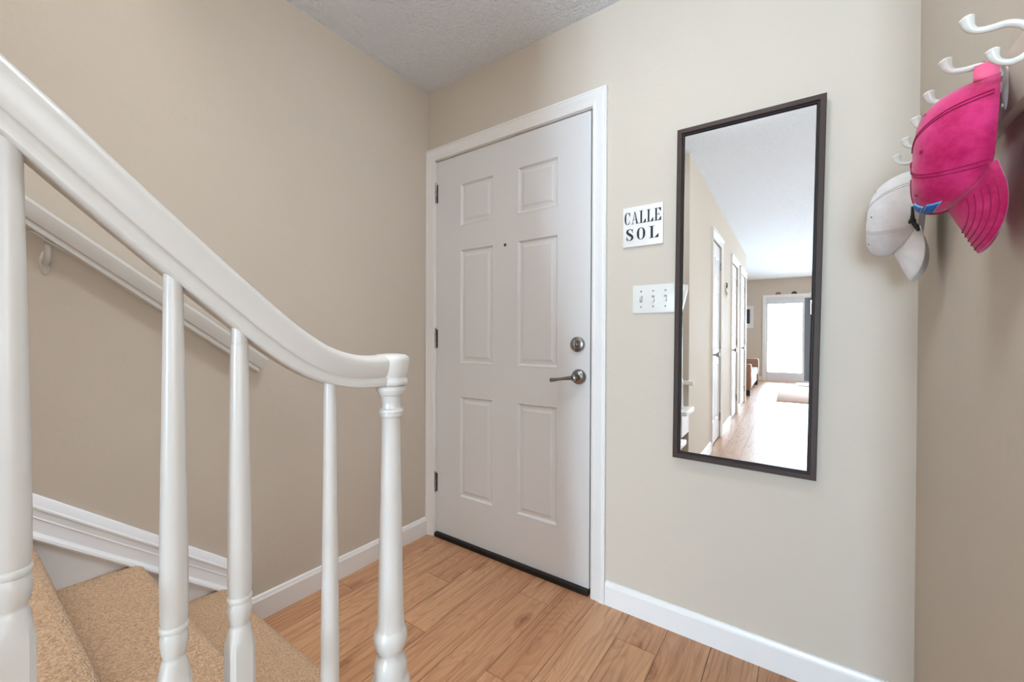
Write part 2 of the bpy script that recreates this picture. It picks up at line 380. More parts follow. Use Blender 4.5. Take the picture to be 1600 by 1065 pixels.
def panel_leaf(bm, x0, x1, z0, z1, panels, to3, thick, deep=.009):
    """door leaf front at t=0 with moulded panels (rectangles), back at t=thick"""
    xs = sorted({x0,x1}|{round(p[0],4) for p in panels}|{round(p[1],4) for p in panels})
    zs = sorted({z0,z1}|{round(p[2],4) for p in panels}|{round(p[3],4) for p in panels})
    V = {}
    def v(x,z,t):
        k = (round(x,5),round(z,5),round(t,5))
        if k not in V: V[k] = bm.verts.new(to3(x,z,t))
        return V[k]
    for i in range(len(xs)-1):
        for j in range(len(zs)-1):
            a,b,c,d = xs[i],xs[i+1],zs[j],zs[j+1]
            if any(abs(a-p[0])<2e-3 and abs(b-p[1])<2e-3 and abs(c-p[2])<2e-3 and abs(d-p[3])<2e-3 for p in panels): continue
            bm.faces.new((v(a,c,0),v(b,c,0),v(b,d,0),v(a,d,0)))
    pr = [(0,0),(.0025,-.0012),(.005,0),(.008,deep*.55),(.0125,deep),(.019,deep),(.034,deep*.30),(.0365,deep*.12),(.040,deep*.12)]
    for (a,b,c,d) in panels:
        for (s0,t0),(s1,t1) in zip(pr,pr[1:]):
            q0 = [(a+s0,c+s0),(b-s0,c+s0),(b-s0,d-s0),(a+s0,d-s0)]; q1 = [(a+s1,c+s1),(b-s1,c+s1),(b-s1,d-s1),(a+s1,d-s1)]
            for k in range(4):
                bm.faces.new((v(*q0[k],t0),v(*q0[(k+1)%4],t0),v(*q1[(k+1)%4],t1),v(*q1[k],t1)))
        s,t = pr[-1]; bm.faces.new((v(a+s,c+s,t),v(b-s,c+s,t),v(b-s,d-s,t),v(a+s,d-s,t)))
    bk = [(x0,z0),(x1,z0),(x1,z1),(x0,z1)]
    bv = [v(x,z,thick) for x,z in bk]; bm.faces.new(bv)
    # sides (n-gons along the grid borders)
    for side in (0,1):
        X = (x0,x1)[side]; bm.faces.new([v(X,z,0) for z in zs]+[v(X,z1,thick),v(X,z0,thick)])
        Z = (z0,z1)[side]; bm.faces.new([v(x,Z,0) for x in xs]+[v(x1,Z,thick),v(x0,Z,thick)])
DL, DR = .0635, .9735
P6 = [(a,b,c,d) for a,b in ((.232,.454),(.597,.819)) for c,d in ((.249,.784),(.955,1.553),(1.676,1.899))]
bm = NB(); panel_leaf(bm, DL, DR, .024, 2.0505, P6, lambda x,z,t: (x,.010+t,z), .044)
door = struct('door_1', bm, M_door, smooth=25, origin=(DL,.01,.024))
tag(door, 'white six panel front door with lever handle and deadbolt')
for z in (1.878,1.085,.295):
    bm = NB(); lathe(bm, .0600,.0025,[(.0052,z-.053),(.0052,z-.018),(.0049,z-.0175),(.0049,z-.0165),(.0052,z-.016),(.0052,z+.016),(.0049,z+.0165),(.0049,z+.0175),(.0052,z+.018),(.0052,z+.053)],14)
    lathe(bm,.0600,.0025,[(.0036,z+.053),(.0040,z+.057),(.002,z+.060)],12); box(bm,.0612,.0700,.0075,.0102,z-.05,z+.05)
    obj('hinge', bm, M_nickel, door, smooth=True)
bm = NB(); lathe(bm,0,0,[(.0075,.0098),(.0075,.0070),(.0055,.0060)],20,axis='y',c=(.527,0,1.541)); pe = obj('peephole', bm, M_nickel, door, smooth=True)
bm = NB(); lathe(bm,0,0,[(.0052,.0062),(.0048,.0055),(.001,.0050)],16,axis='y',c=(.527,0,1.541)); obj('lens', bm, M_dark, pe, smooth=True)
# deadbolt
c = (.917,0,1.063); bm = NB()
lathe(bm,0,0,[(.033,.0098),(.0332,.003),(.031,-.003),(.027,-.0055),(.014,-.0062),(.011,-.0065)],36,axis='y',c=c); db = obj('deadbolt', bm, M_nickel, door, smooth=35)
bm = NB(); lathe(bm,0,0,[(.009,-.0065),(.0085,-.014),(.007,-.016)],20,axis='y',c=c)
t = bmesh.new(); bmesh.ops.create_uvsphere(t,u_segments=16,v_segments=10,radius=1)
for v in t.verts: v.co = Vector((c[0]+v.co.x*.0055, -.022+v.co.y*.0085, c[2]+v.co.z*.021))
merge(bm,t); obj('thumb_turn', bm, M_nickel, db, smooth='all')
# lever
c = (.924,0,.924); bm = NB()
lathe(bm,0,0,[(.033,.0098),(.0332,.003),(.031,-.004),(.028,-.008),(.019,-.011),(.015,-.014),(.0145,-.017)],36,axis='y',c=c); rs = obj('rosette', bm, M_nickel, door, smooth=35)
bm = NB(); lathe(bm,0,0,[(.0125,-.017),(.0105,-.030),(.0125,-.040),(.0135,-.050),(.0115,-.057),(.006,-.059)],28,axis='y',c=c)
pts = spline([(c[0],-.048,c[2]),(c[0]-.025,-.052,c[2]-.003),(c[0]-.055,-.053,c[2]-.008),(c[0]-.085,-.050,c[2]-.013),(c[0]-.108,-.046,c[2]-.016)],6)
n = len(pts); tube(bm, pts, [.0105-.0045*math.sin(PI*min(1,i/(n-1)*1.5)/2)+(.0035*max(0,(i/(n-1)-.55)/.45)) for i in range(n)], 16)
lv = obj('lever', bm, M_nickel, rs, smooth=50)
bm = NB(); lathe(bm,0,0,[(.003,-.0592),(.003,-.0598)],10,axis='y',c=c); obj('lock_button', bm, M_dark, rs)
bm = NB(); box(bm,.0635,.9755,-.010,.058,.001,.0235,.002); obj('door_sweep', bm, M_black, door)
bm = NB(); box(bm,.9838,.9849,.002,.0075,.90,.955); obj('strike_plate', bm, M_nickel, door)

# ------------------------------------------------------------------ stairs
RISE, RUN, N1 = .1905, .234, -.985
stair = empty('staircase', (.47,-1.1,0), 'straight staircase carpeted in tan with white tread ends along the left wall', 'staircase')
for k in range(13):
    zt = RISE*(k+1); yn = N1-RUN*k; yb = yn-RUN
    # carpet: tread with rolled nosing and riser beneath, as one solid step
    pr = [(yb-.002,zt),(yn-.030,zt),(yn-.020,zt-.0012),(yn-.011,zt-.005),(yn-.003,zt-.0115),(yn+.001,zt-.020),(yn,zt-.028),(yn-.005,zt-.036),(yn-.014,zt-.041),(yn-.026,zt-.044),(yn-.028,zt-.055),(yn-.028,zt-RISE+.001),(yb-.002,zt-RISE+.001)]
    zt2 = zt
    bm = NB(); prism(bm, pr, lambda y,z,x: (x,y,z), .014, (.985 if k < 3 else .928)); bmesh.ops.triangulate(bm, faces=[f for f in bm.faces if len(f.verts) > 4])
    obj('carpeted_step', bm, M_carpet, stair, smooth=60)
    if k < 3:
        bm = NB(); box(bm,.9865,1.087,yb+.002 if k<2 else -1.7085,yn+.004,zt-.032,zt+.001,.006,3)
        obj('tread_end', bm, M_trim, stair, smooth=40)
        bm = NB(); box(bm,.9865,1.05,(yb+.002 if k<2 else -1.7085),yn-.026,zt-RISE+(.002 if k else .001),zt-.033)
        obj('stringer', bm, M_trim, stair)
bm = NB(); box(bm,.9865,1.087,-1.708,N1-3*RUN+.004,RISE*4-.032,RISE*4+.001,.006,3); obj('tread_end', bm, M_trim, stair, smooth=40)

# skirt on the left wall: sloped cap moulding over a flat board
def zt_(y): return .6705+(-1.452-y)*.822
bm = NB()
y0, y1 = -.955, -4.0
poly = [(y0,.001),(y0,zt_(y0)-.115),(y1,zt_(y1)-.115),(y1,zt_(y1)-.7)]
prism(bm, [(y0,.001),(y0,zt_(y0)-.10),(y1,zt_(y1)-.10),(y1,zt_(y1)-.75),(-1.9,.001)], lambda y,z,x:(x,y,z), .0005, .0125)
struct('trim_3', bm, M_skirt)
bm = NB()
cp = [(0,0),(.024,.0),(.026,.004),(.024,.010),(.016,.018),(.0145,.044),(.0165,.047),(.0145,.050),(.0145,.064),(.019,.067),(.019,.071),(.0155,.074),(.013,.084),(.007,.094),(0,.096)]
cs = math.cos(math.atan(.822)); sn = math.sin(math.atan(.822)); rings = []
for y in (y0, y1):
    base = zt_(y)-.096/cs*1.0
    rings.append([bm.verts.new((t+.0005, y, base+v/cs)) for t, v in cp])
n = len(cp)
for k in range(n): bm.faces.new((rings[0][k],rings[0][(k+1)%n],rings[1][(k+1)%n],rings[1][k]))
for r in rings: bm.faces.new(r)
struct('trim_4', bm, M_skirt, smooth=25)

# ------------------------------------------------------------------ balustrade
XB = 1.022
bal = empty('stair_balustrade', (XB,-1.06,.19), 'white painted stair balustrade with turned balusters, newel and curving handrail', 'banister')
RP = [(-1.709,1.432),(-1.64,1.369),(-1.558,1.295),(-1.514,1.2535),(-1.473,1.2155),(-1.425,1.172),(-1.365,1.1195),(-1.319,1.080),(-1.273,1.0455),(-1.222,1.0165),(-1.165,.9985),(-1.110,.9935),(-1.062,.9955)]
path = [tuple(p)[:2] for p in spline([(a,b,0) for a,b in RP],6)]
prof = [(.0,.0),(.0165,.0),(.0195,.002),(.0205,.007),(.0205,.012),(.0185,.0155),(.0180,.018),(.0205,.021),(.0240,.030),(.0265,.041),(.0272,.048),(.0255,.054),(.020,.0585),(.010,.0610)]
prof2 = prof[1:]
bm = NB(); sweep_yz(bm, path, prof2, XB)
obj('handrail', bm, M_rail, bal, smooth=35)
def rail_z(y):
    for (a,b),(c_,d) in zip(path,path[1:]):
        if min(a,c_) <= y <= max(a,c_): return b+(d-b)*(y-a)/(c_-a)
NY = -1.060
bm = NB()   # rail end cap over the newel
lathe(bm, XB,NY,[(.012,.993),(.0300,.9935),(.0325,.996),(.0330,1.001),(.0325,1.005),(.0305,1.008),(.0305,1.010),(.0325,1.013),(.0345,1.024),(.0365,1.038),(.0368,1.045),(.035,1.051),(.028,1.0555),(.014,1.057)],40)
obj('rail_cap', bm, M_rail, bal, smooth=45)
bm = NB()
lathe(bm, XB,NY,[(.0235,.9935),(.0275,.991),(.0292,.9865),(.0285,.982),(.0262,.979),(.0258,.976),(.0245,.974),(.0212,.972),(.0196,.966),(.0188,.958),(.0190,.950),(.0200,.9465),(.0236,.9455),(.0250,.9425),(.0246,.939),(.0225,.9375),(.0228,.935),(.0222,.931),(.0198,.929),(.0188,.926),(.0192,.88),(.0204,.80),(.0222,.70),(.0243,.60),(.0262,.53),(.0275,.500),(.0290,.495),(.0325,.488),(.0338,.478),(.0330,.468),(.0300,.459),(.0262,.453),(.0238,.449),(.0240,.444),(.0278,.436),(.0315,.425),(.0330,.412),(.0325,.40),(.034,.394),(.0375,.389),(.039,.380),(.0380,.370),(.034,.365),(.034,.360)],44)
box(bm, XB-.037,XB+.037,NY-.037,NY+.037,.193,.358,.004)
obj('newel_post', bm, M_rail, bal, smooth=40)
def baluster(y, zb, zring, s=.0168):
    bm = NB(); ztop = rail_z(y)+.004
    zs = zring-.052  # top of square block
    sl = (rail_z(y-.01)-rail_z(y+.01))/.02
    prf = [(.0145,zs+.006),(.0128,zring-.040),(.0122,zring-.0375),(.0130,zring-.0355),(.0142,zring-.030),(.0156,zring-.020),(.0158,zring-.012),(.0146,zring-.006),(.0138,zring-.004),(.0158,zring-.0025),(.0164,zring+.001),(.0160,zring+.004),(.0145,zring+.0055),(.0150,zring+.0095),(.0156,zring+.020),(.0157,zring+.06),(.0150,zring+.14),(.0132,zring+.26),(.0116,zring+.38),(.0108,ztop-.02),(.0105,ztop+.004)]
    prf = [p for p in prf[:-1] if p[1] < ztop-.01]+[prf[-1]]
    lathe(bm, XB,y,prf,28)
    # square block with chamfered shoulders that run into the turning
    def ring(z, hs, rnd):
        out = []
        for k in range(16):
            a = 2*PI*(k+.5)/16; c_, s_ = math.cos(a), math.sin(a); m_ = max(abs(c_),abs(s_))
            q = hs/m_; r = q*(1-rnd)+hs*.86*rnd; r = min(r, hs*1.38)
            out.append(bm.verts.new((XB+c_*r, y+s_*r, z)))
        return out
    rr = [ring(zb, s, 0), ring(zs-.018, s, 0), ring(zs-.006, s, .45), ring(zs+.008, s*.98, 1)]
    for a, b in zip(rr, rr[1:]):
        for k in range(16): bm.faces.new((a[k],a[(k+1)%16],b[(k+1)%16],b[k]))
    bm.faces.new(rr[0]); bm.faces.new(rr[-1])
    return obj('baluster', bm, M_rail, bal, smooth=40)
baluster(-1.556, .5715, .838); baluster(-1.4165, .381, .700); baluster(-1.3375, .381, .699); baluster(-1.193, .1905, .452)

# ------------------------------------------------------------------ wall handrail
wr = empty('wall_handrail', (.0,-1.42,1.3), 'white wall-mounted handrail sloping down the left wall behind the balustrade', 'handrail')
def wz(y): return .983+(-.936-y)*.752
pth = [(-.905,wz(-.905)),(-3.6,wz(-3.6))]
wp = [(-.012,0),(.012,.0),(.016,.003),(.016,.009),(.013,.012),(.013,.015),(.018,.018),(.022,.030),(.025,.044),(.0255,.052),(.022,.059),(.012,.062),(-.012,.062),(-.018,.058),(-.018,.02),(-.012,.012)]
bm = NB(); sweep_yz(bm, pth, wp, .052, False); obj('rail', bm, M_rail, wr, smooth=30)
def bracket(y):
    z = wz(y); bm = NB()
    t = bmesh.new(); bmesh.ops.create_uvsphere(t,u_segments=20,v_segments=10,radius=1)
    for v in t.verts: v.co = Vector((.0005+max(0,v.co.x)*.006, y+v.co.y*.011, z-.055+v.co.z*.034))
    merge(bm,t)
    tube(bm, spline([(.003,y,z-.052),(.022,y,z-.050),(.040,y,z-.038),(.050,y,z-.008)],5), [.0085]*8+[.0075]*8, 12)
    tube(bm, [(.003,y,z-.075),(.0075,y,z-.075)], .0035, 10)
    # saddle strap under the rail, running along it
    d = Vector((0,1,-.752)).normalized()
    for s in (-1,1):
        c0 = Vector((.056,y,z-.0045)); tube(bm, [c0, c0+d*s*.018, c0+d*s*.034, c0+d*s*.040], [.009,.0115,.0105,.003], 12, squash=.3)
    obj('bracket', bm, M_rail, wr, smooth=45)
bracket(-1.42); bracket(-2.5)

# ------------------------------------------------------------------ sign and switches
sg = empty('street_sign', (1.199,0,1.45), 'square white tile reading CALLE SOL hung left of the mirror', 'sign')
bm = NB(); box(bm,1.1215,1.2765,-.010,-.0005,1.449,1.605,.0015,2); obj('tile', bm, M_sign, sg, smooth=40)
def letters():
    bm = NB(); T0, T1 = -.0118, -.0100
    to3 = lambda x,z,t: (x,t,z)
    def rect(x0,x1,z0,z1): prism(bm, [(x0,z0),(x1,z0),(x1,z1),(x0,z1)], to3, T0, T1)
    def quad(p): prism(bm, p, to3, T0, T1)
    def ribbon(pts, wd):
        L_=[];R_=[]
        for i,(x,z) in enumerate(pts):
            a = pts[max(i-1,0)]; b = pts[min(i+1,len(pts)-1)]; d = Vector((b[0]-a[0],b[1]-a[1])).normalized(); n = Vector((-d.y,d.x))*wd[i]/2
            L_.append((x+n.x,z+n.y)); R_.append((x-n.x,z-n.y))
        for i in range(len(pts)-1): quad([L_[i],L_[i+1],R_[i+1],R_[i]])
    th = .0014
    def Lc(x,z,w_,h,st):
        rect(x+w_*.18,x+w_*.18+st,z,z+h); rect(x,x+w_*.18+st+w_*.16,z+h-th,z+h); rect(x,x+w_,z,z+th)
        quad([(x+w_*.62,z+th),(x+w_,z+th),(x+w_,z+h*.30),(x+w_*.93,z+h*.30)])
    def Ec(x,z,w_,h,st):
        Lc(x,z,w_,h,st); rect(x+w_*.4,x+w_*.98,z+h-th,z+h); quad([(x+w_*.62,z+h-th),(x+w_*.91,z+h*.72),(x+w_*.97,z+h*.72),(x+w_*.98,z+h-th)])
        rect(x+w_*.4,x+w_*.72,z+h*.5-th/2,z+h*.5+th/2); rect(x+w_*.68,x+w_*.74,z+h*.38,z+h*.62)
    def Ac(x,z,w_,h,st):
        quad([(x+w_*.46,z+h),(x+w_*.54,z+h),(x+w_*.92,z),(x+w_*.92-st,z)]); quad([(x+w_*.46,z+h),(x+w_*.50,z+h*.93),(x+w_*.16+th,z),(x+w_*.16,z)])
        rect(x+w_*.28,x+w_*.72,z+h*.33,z+h*.33+th); rect(x,x+w_*.32,z,z+th); rect(x+w_*.6,x+w_,z,z+th)
    def ell(x,z,w_,h,a0,a1,st,n=28):
        P=[];Wd=[]
        for i in range(n+1):
            a=a0+(a1-a0)*i/n; s=abs(math.cos(a))**1.5*(st-th)+th
            P.append((x+w_/2+(w_/2-s/2)*math.cos(a), z+h/2+(h/2-th/2)*math.sin(a))); Wd.append(s)
        ribbon(P,Wd)
    def Oc(x,z,w_,h,st): ell(x,z,w_,h,0,2*PI,st,36)
    def Cc(x,z,w_,h,st):
        ell(x,z,w_,h,PI*.28,PI*1.72,st); rect(x+w_*.86,x+w_*.94,z+h*.66,z+h*.98); quad([(x+w_*.72,z+h*.95),(x+w_*.86,z+h*.72),(x+w_*.93,z+h*.66),(x+w_*.93,z+h*.80)])
        rect(x+w_*.86,x+w_*.90,z+h*.14,z+h*.30)
    def Sc(x,z,w_,h,st):
        K = [(.88,.80,.3),(.72,.945,.25),(.48,.975,.22),(.22,.90,.6),(.14,.76,.9),(.28,.62,1),(.55,.50,1.1),(.80,.37,1),(.88,.23,.9),(.76,.09,.6),(.50,.025,.22),(.26,.05,.25),(.10,.22,.3)]
        P = [tuple(p) for p in spline([(x+a*w_,z+b*h,c_) for a,b,c_ in K],5)]
        ribbon([(p[0],p[1]) for p in P],[max(th,p[2]*st*1.1) for p in P]); rect(x+w_*.86,x+w_*.93,z+h*.66,z+h*.97); rect(x+w_*.05,x+w_*.12,z+h*.03,z+h*.34)
    z1,h1 = 1.5375,.0475; x = 1.1285
    for f,w_ in ((Cc,.0235),(Ac,.0290),(Lc,.0255),(Lc,.0255),(Ec,.0265)): f(x,z1,w_,h1,.0062); x += w_+.0028
    z2,h2 = 1.474,.0455
    Sc(1.1355,z2,.0275,h2,.0085); Oc(1.1775,z2,.0325,h2,.0088); Lc(1.224,z2,.0365,h2,.0090)
    return bm
obj('lettering', letters(), M_ink, sg)

sp = empty('light_switch_plate', (1.2405,0,1.187), 'ivory triple light switch plate beside the mirror frame', 'light switch')
bm = NB(); box(bm,1.1600,1.3200,-.0065,-.0005,1.187,1.297,.003,3); obj('cover_plate', bm, M_plate, sp, smooth=40)
for i in range(3):
    x = 1.194+i*.046; z = 1.242; on = i > 0
    bm = NB(); box(bm,x-.0052,x+.0052,-.0070,-.0066,z-.0125,z+.0125)
    sl = obj('toggle_slot', bm, mat('slot_shadow', srgb(150,147,140), .6), sp)
    bm = NB(); s = 1 if not on else -1
    prism(bm, [(-.0066,z-.006),(-.0066,z+.006),(-.0165,z+s*.0105+.003),(-.0165,z+s*.0105-.003)], lambda y,zz,xx:(xx,y,zz), x-.0038,x+.0038)
    obj('toggle', bm, M_plate, sp)
    for dz in (-.030,.030):
        bm = NB(); lathe(bm,0,0,[(.0032,-.0064),(.0028,-.0075),(.001,-.0078)],12,axis='y',c=(x,0,z+dz)); obj('screw', bm, M_grey, sp, smooth=True)

# ------------------------------------------------------------------ leaning mirror
# corners of the frame's front face on the wall, slightly tipped forward and turned
mi = empty('wall_mirror', (1.535,-.02,.652), 'tall mirror in a narrow espresso wood frame hanging right of the door', 'mirror')
EPS, TAU = .010, .004
mn = Vector((EPS,-1,-TAU)).normalized(); P0 = Vector((1.54,-.030,1.25))
def onm(x,z,t): # point of the tilted plane above (x,z), t toward the room
    y = P0.y + ((x-P0.x)*mn.x + (z-P0.z)*mn.z)/(-mn.y)
    return Vector((x,y,z))+mn*t
O = [(1.321,.655),(1.746,.651),(1.764,1.838),(1.332,1.845)]
def inset(d):
    out = []
    for i in range(4):
        p = Vector(O[i]); a = (Vector(O[(i+1)%4])-p).normalized(); b = (Vector(O[i-1])-p).normalized(); out.append(tuple(p+(a+b)*d))
    return out
def mprof(d0,d1,prof,m,name,sm=30):
    bm = NB(); moulding(bm, inset(d1), inset(d0), prof, onm, True); return obj(name, bm, m, mi, smooth=sm)
mprof(0,.0175,[(0,-.024),(0,.000),(.12,.0025),(.88,.0025),(1,.0005),(1,-.024)],M_frame,'frame')
mprof(.0176,.0245,[(0,-.020),(0,-.008),(.35,-.004),(1,-.0035),(1,-.020)],M_frame2,'inner_lip')
bm = NB(); q = inset(.0235); bm.faces.new([bm.verts.new(onm(x,z,-.010)) for x,z in q]); 
bk = [bm.verts.new(onm(x,z,-.014)) for x,z in q]; bm.faces.new(bk); bm.verts.ensure_lookup_table()
for k in range(4): bm.faces.new((bm.verts[k],bm.verts[(k+1)%4],bm.verts[4+(k+1)%4],bm.verts[4+k]))
obj('mirror_glass', bm, M_mirror, mi)

# ------------------------------------------------------------------ coat rack
cr = empty('coat_rack', (W,-.52,1.42), 'beige wooden rail with six white double coat hooks on the right wall', 'coat rack')
bm = NB(); box(bm, W-.018,W-.0005,-.90,-.17,1.425,1.517,.002); obj('rail', bm, M_wall, cr, smooth=40)
HY = [-.779+.1042*i for i in range(6)]
def hook_bm(y):
    bm = NB(); xf = W-.018
    t = bmesh.new(); bmesh.ops.create_uvsphere(t,u_segments=20,v_segments=12,radius=1)
    for v in t.verts: v.co = Vector((xf-.0003-max(0,v.co.x)*.005, y+v.co.y*.011, 1.468+v.co.z*.035))
    merge(bm,t)
    P = spline([(xf-.003,y,1.484),(xf-.012,y,1.500),(xf-.026,y,1.5085),(xf-.042,y,1.5085),(xf-.055,y,1.5110),(xf-.0615,y,1.5180),(xf-.0645,y,1.5300)],5); n=len(P)
    R = [(.0048-.0010*(i/(n-1)) if i < n*.62 else .0040+.0050*((i-n*.62)/(n*.38))**1.3) for i in range(n)]
    P.append(P[-1]+Vector((-.0006,0,.0022))); R.append(.0070); P.append(P[-1]+Vector((-.0002,0,.0008))); R.append(.002)
    tube(bm, P, R, 16)
    P = spline([(xf-.003,y,1.474),(xf-.010,y,1.462),(xf-.022,y,1.4565),(xf-.033,y,1.4605),(xf-.0385,y,1.4680),(xf-.0405,y,1.4770)],5); n=len(P)
    R = [(.0044-.0008*(i/(n-1)) if i < n*.55 else .0038+.0042*((i-n*.55)/(n*.45))**1.3) for i in range(n)]
    P.append(P[-1]+Vector((-.0005,0,.0020))); R.append(.0062); P.append(P[-1]+Vector((-.0002,0,.0008))); R.append(.002)
    tube(bm, P, R, 16)
    for dz in (-.027,.027): tube(bm, [(xf-.003,y,1.468+dz),(xf-.0052,y,1.468+dz)], .0028, 10)
    return bm
hk = obj('hook', hook_bm(HY[0]), M_hook, cr, smooth=50)
for y in HY[1:]:
    h = hk.copy(); COL.objects.link(h); h.parent = cr; h.location = hk.location+Vector((0,y-HY[0],0)); LOC[h.name] = wl(hk)

# ------------------------------------------------------------------ caps
class Cap:
    def __init__(s, y, z, depth, lat=.078, lon=.100, xw=1.9535, roll=0, boxy=.62, skew=.018, sag=.0, name='baseball_cap', label='', tilt=0, yaw=0):
        s.y, s.z, s.d, s.a, s.b, s.xw, s.boxy, s.skew, s.sag = y, z, depth, lat, lon, xw, boxy, skew, sag
        s.R = Matrix.Rotation(yaw, 3, 'Z') @ Matrix.Rotation(tilt, 3, 'Y') @ Matrix.Rotation(roll, 3, 'X')
        s.e = empty(name, (xw, y, z-lon), label, 'cap')
    def w(s, X, Y, Z):   # local: X lateral, Y front (hangs down), Z crown (away from wall)
        v = s.R @ Vector((-Z, -X, -Y)); return Vector((s.xw, s.y, s.z))+v
    RIM = .040
    def rim(s, th):
        t_ = abs((th+PI)%(2*PI)-PI)
        return s.RIM*(.5+.5*math.cos(PI*min(1,t_/1.15)))
    def surf(s, th, ph):
        """th 0 = front, ph 0 rim .. pi/2 button"""
        bk = (.5-.5*math.cos(th))**2
        c, sn = max(0,math.cos(ph))**(s.boxy-.16*bk), max(0,math.sin(ph))**(.85-.12*bk)
        X = s.a*math.sin(th)*c; Y = s.b*math.cos(th)*c
        front = .5+.5*math.cos(th)
        Z = s.rim(th)*(1-sn)+s.d*sn
        Y += s.skew*sn + s.sag*sn*sn
        # six soft panel ridges and a couple of dents
        k = 1+.010*math.cos(6*th)*c - .035*math.exp(-((th-2.2)**2+(ph-.8)**2)/.10) - .03*math.exp(-((th+1.9)**2+(ph-.9)**2)/.12)
        Z *= k
        return X*(1+.03*math.sin(3*th+1)*sn), Y, Z
    def ph0(s, th, arch):
        """back opening: rim rises in an arch around th = pi"""
        d = abs(((th-PI)+PI)%(2*PI)-PI)
        return arch*max(0, 1-(d/.52)**2)**.5 if d < .52 else 0
    def crown(s, m, arch=.38):
        bm = NB(); NT, NP = 72, 22; g = []
        for j in range(NP):
            row = []
            for i in range(NT):
                th = 2*PI*i/NT; p0 = s.ph0(th, arch); ph = p0+(PI/2-p0)*(j/NP)**.9
                row.append(bm.verts.new(s.w(*s.surf(th, ph))))
            g.append(row)
        top = bm.verts.new(s.w(*s.surf(0, PI/2)))
        for j in range(NP-1):
            for i in range(NT): bm.faces.new((g[j][i],g[j][(i+1)%NT],g[j+1][(i+1)%NT],g[j+1][i]))
        for i in range(NT): bm.faces.new((g[-1][i],g[-1][(i+1)%NT],top))
        o = obj('crown', bm, m, s.e, smooth='all'); sd = o.modifiers.new('thickness','SOLIDIFY'); sd.thickness = .0016; sd.offset = -1
        return o
    def bill(s, m, length=.070, droop=.35, curve=.022, half=1.02):
        bm = NB(); NU, NV = 28, 12; g = []
        for j in range(NV+1):
            row = []; v = j/NV
            for i in range(NU+1):
                u = -1+2*i/NU; th = u*half
                X0 = s.a*1.0*math.sin(th); Y0 = s.b*math.cos(th)
                ext = length*(1-abs(u)**2.6)**.6 if abs(u) < 1 else 0
                xo = X0*(1+.10*v); yo = Y0+ext*v
                Z = s.rim(th) + .002 + curve*(1-abs(u)**2)*v*.9 - droop*ext*v - .006*v
                row.append(bm.verts.new(s.w(xo, yo, Z)))
            g.append(row)
        for j in range(NV):
            for i in range(NU):
                try: bm.faces.new((g[j][i],g[j][i+1],g[j+1][i+1],g[j+1][i]))
                except ValueError: pass
        s.bp = dict(length=length,droop=droop,curve=curve,half=half)
        o = obj('bill', bm, m, s.e, smooth='all'); sd = o.modifiers.new('thickness','SOLIDIFY'); sd.thickness = .003; sd.offset = 0
        return o
    def billpt(s, u, v, lift=.0022):
        q = s.bp; th = u*q['half']; ext = q['length']*(1-abs(u)**2.6)**.6
        return s.w(s.a*math.sin(th)*(1+.10*v), s.b*math.cos(th)+ext*v, s.rim(th)+.002+q['curve']*(1-abs(u)**2)*v*.9-q['droop']*ext*v-.006*v+lift)
    def line(s, fn, n, rad, bm):
        tube(bm, [fn(i/n) for i in range(n+1)], rad, 6)
    def on(s, th, ph, lift=.0008):
        p = Vector(s.surf(th, ph)); c = Vector((0,s.skew*.5,s.d*.35)); return s.w(*(p+(p-c).normalized()*lift))
    def strap(s, m, z_in=.004, width=.020, rise=.022):
        """closing strap across the back opening, passing over the hook"""
        bm = NB(); g = []; n = 16
        for i in range(n+1):
            th = PI-.60+1.20*i/n
            X = s.a*math.sin(th)*.98; Y = s.b*math.cos(th)*1.0 - rise*math.sin(PI*i/n)**1.3
            g.append((bm.verts.new(s.w(X,Y,.001)), bm.verts.new(s.w(X*.97,Y+.002,.001+width))))
        for a, b in zip(g, g[1:]): bm.faces.new((a[0],b[0],b[1],a[1]))
        o = obj('strap', bm, m, s.e, smooth='all'); sd = o.modifiers.new('thickness','SOLIDIFY'); sd.thickness = .0022; sd.offset = 0
        return o
def seams(c, mt, ths, bm_r=.00075, gap=.045):
    bm = NB()
    for th in ths:
        for s in (-1,1):
            c.line(lambda t: c.on(th+s*gap*(1-.5*t)/max(.25,math.cos(t*1.5)**.5 if t < 1 else .25)*.8, c.ph0(th,0)+.03+t*(PI/2-.12)), 26, bm_r, bm)
    return obj('seams', bm, mt, c.cr, smooth='all')

pk = Cap(-.668, 1.394, .088, lat=.076, lon=.098, xw=1.945, boxy=.58, skew=.016, tilt=.05, yaw=-.20, label='washed pink baseball cap with blue logo hanging from a coat hook')
pk.cr = pk.crown(M_pink, .50); pk.bl = pk.bill(M_pink, .072, .50, .006)
seams(pk, M_pinkseam, (PI/3, -PI/3, 2*PI/3, -2*PI/3, 0.0))
bm = NB()
for k in range(5):
    sg_ = .93-.10*k
    def st_pt(t):
        u = -.97+1.94*t; q = (1-abs(u)**2.6)**.6/(1-abs(u*sg_)**2.6)**.6
        return pk.billpt(u*sg_, sg_*q, .0024)
    pk.line(st_pt, 36, .0007, bm)
obj('bill_stitching', bm, M_pinkseam, pk.bl, smooth='all')
st = pk.strap(M_pinkedge, width=.026)
bm = NB()   # lettering-like purple marks on the strap
for i in range(3):
    th = PI+.10-.12*i
    for f0, f1 in ((.006,.012),(.016,.023)):
        P = []
        for dt, zz in ((0,f0),(.075,f0),(.075,f1),(0,f1)):
            P.append(pk.w(pk.a*math.sin(th+dt)*.97, pk.b*math.cos(th+dt)-.0015-.022*math.sin(PI*(th+dt-PI+.6)/1.2)**1.3, zz))
        bm.faces.new([bm.verts.new(p) for p in P])
o = obj('strap_emblem', bm, M_purple, st); sd = o.modifiers.new('thickness','SOLIDIFY'); sd.thickness = .0006
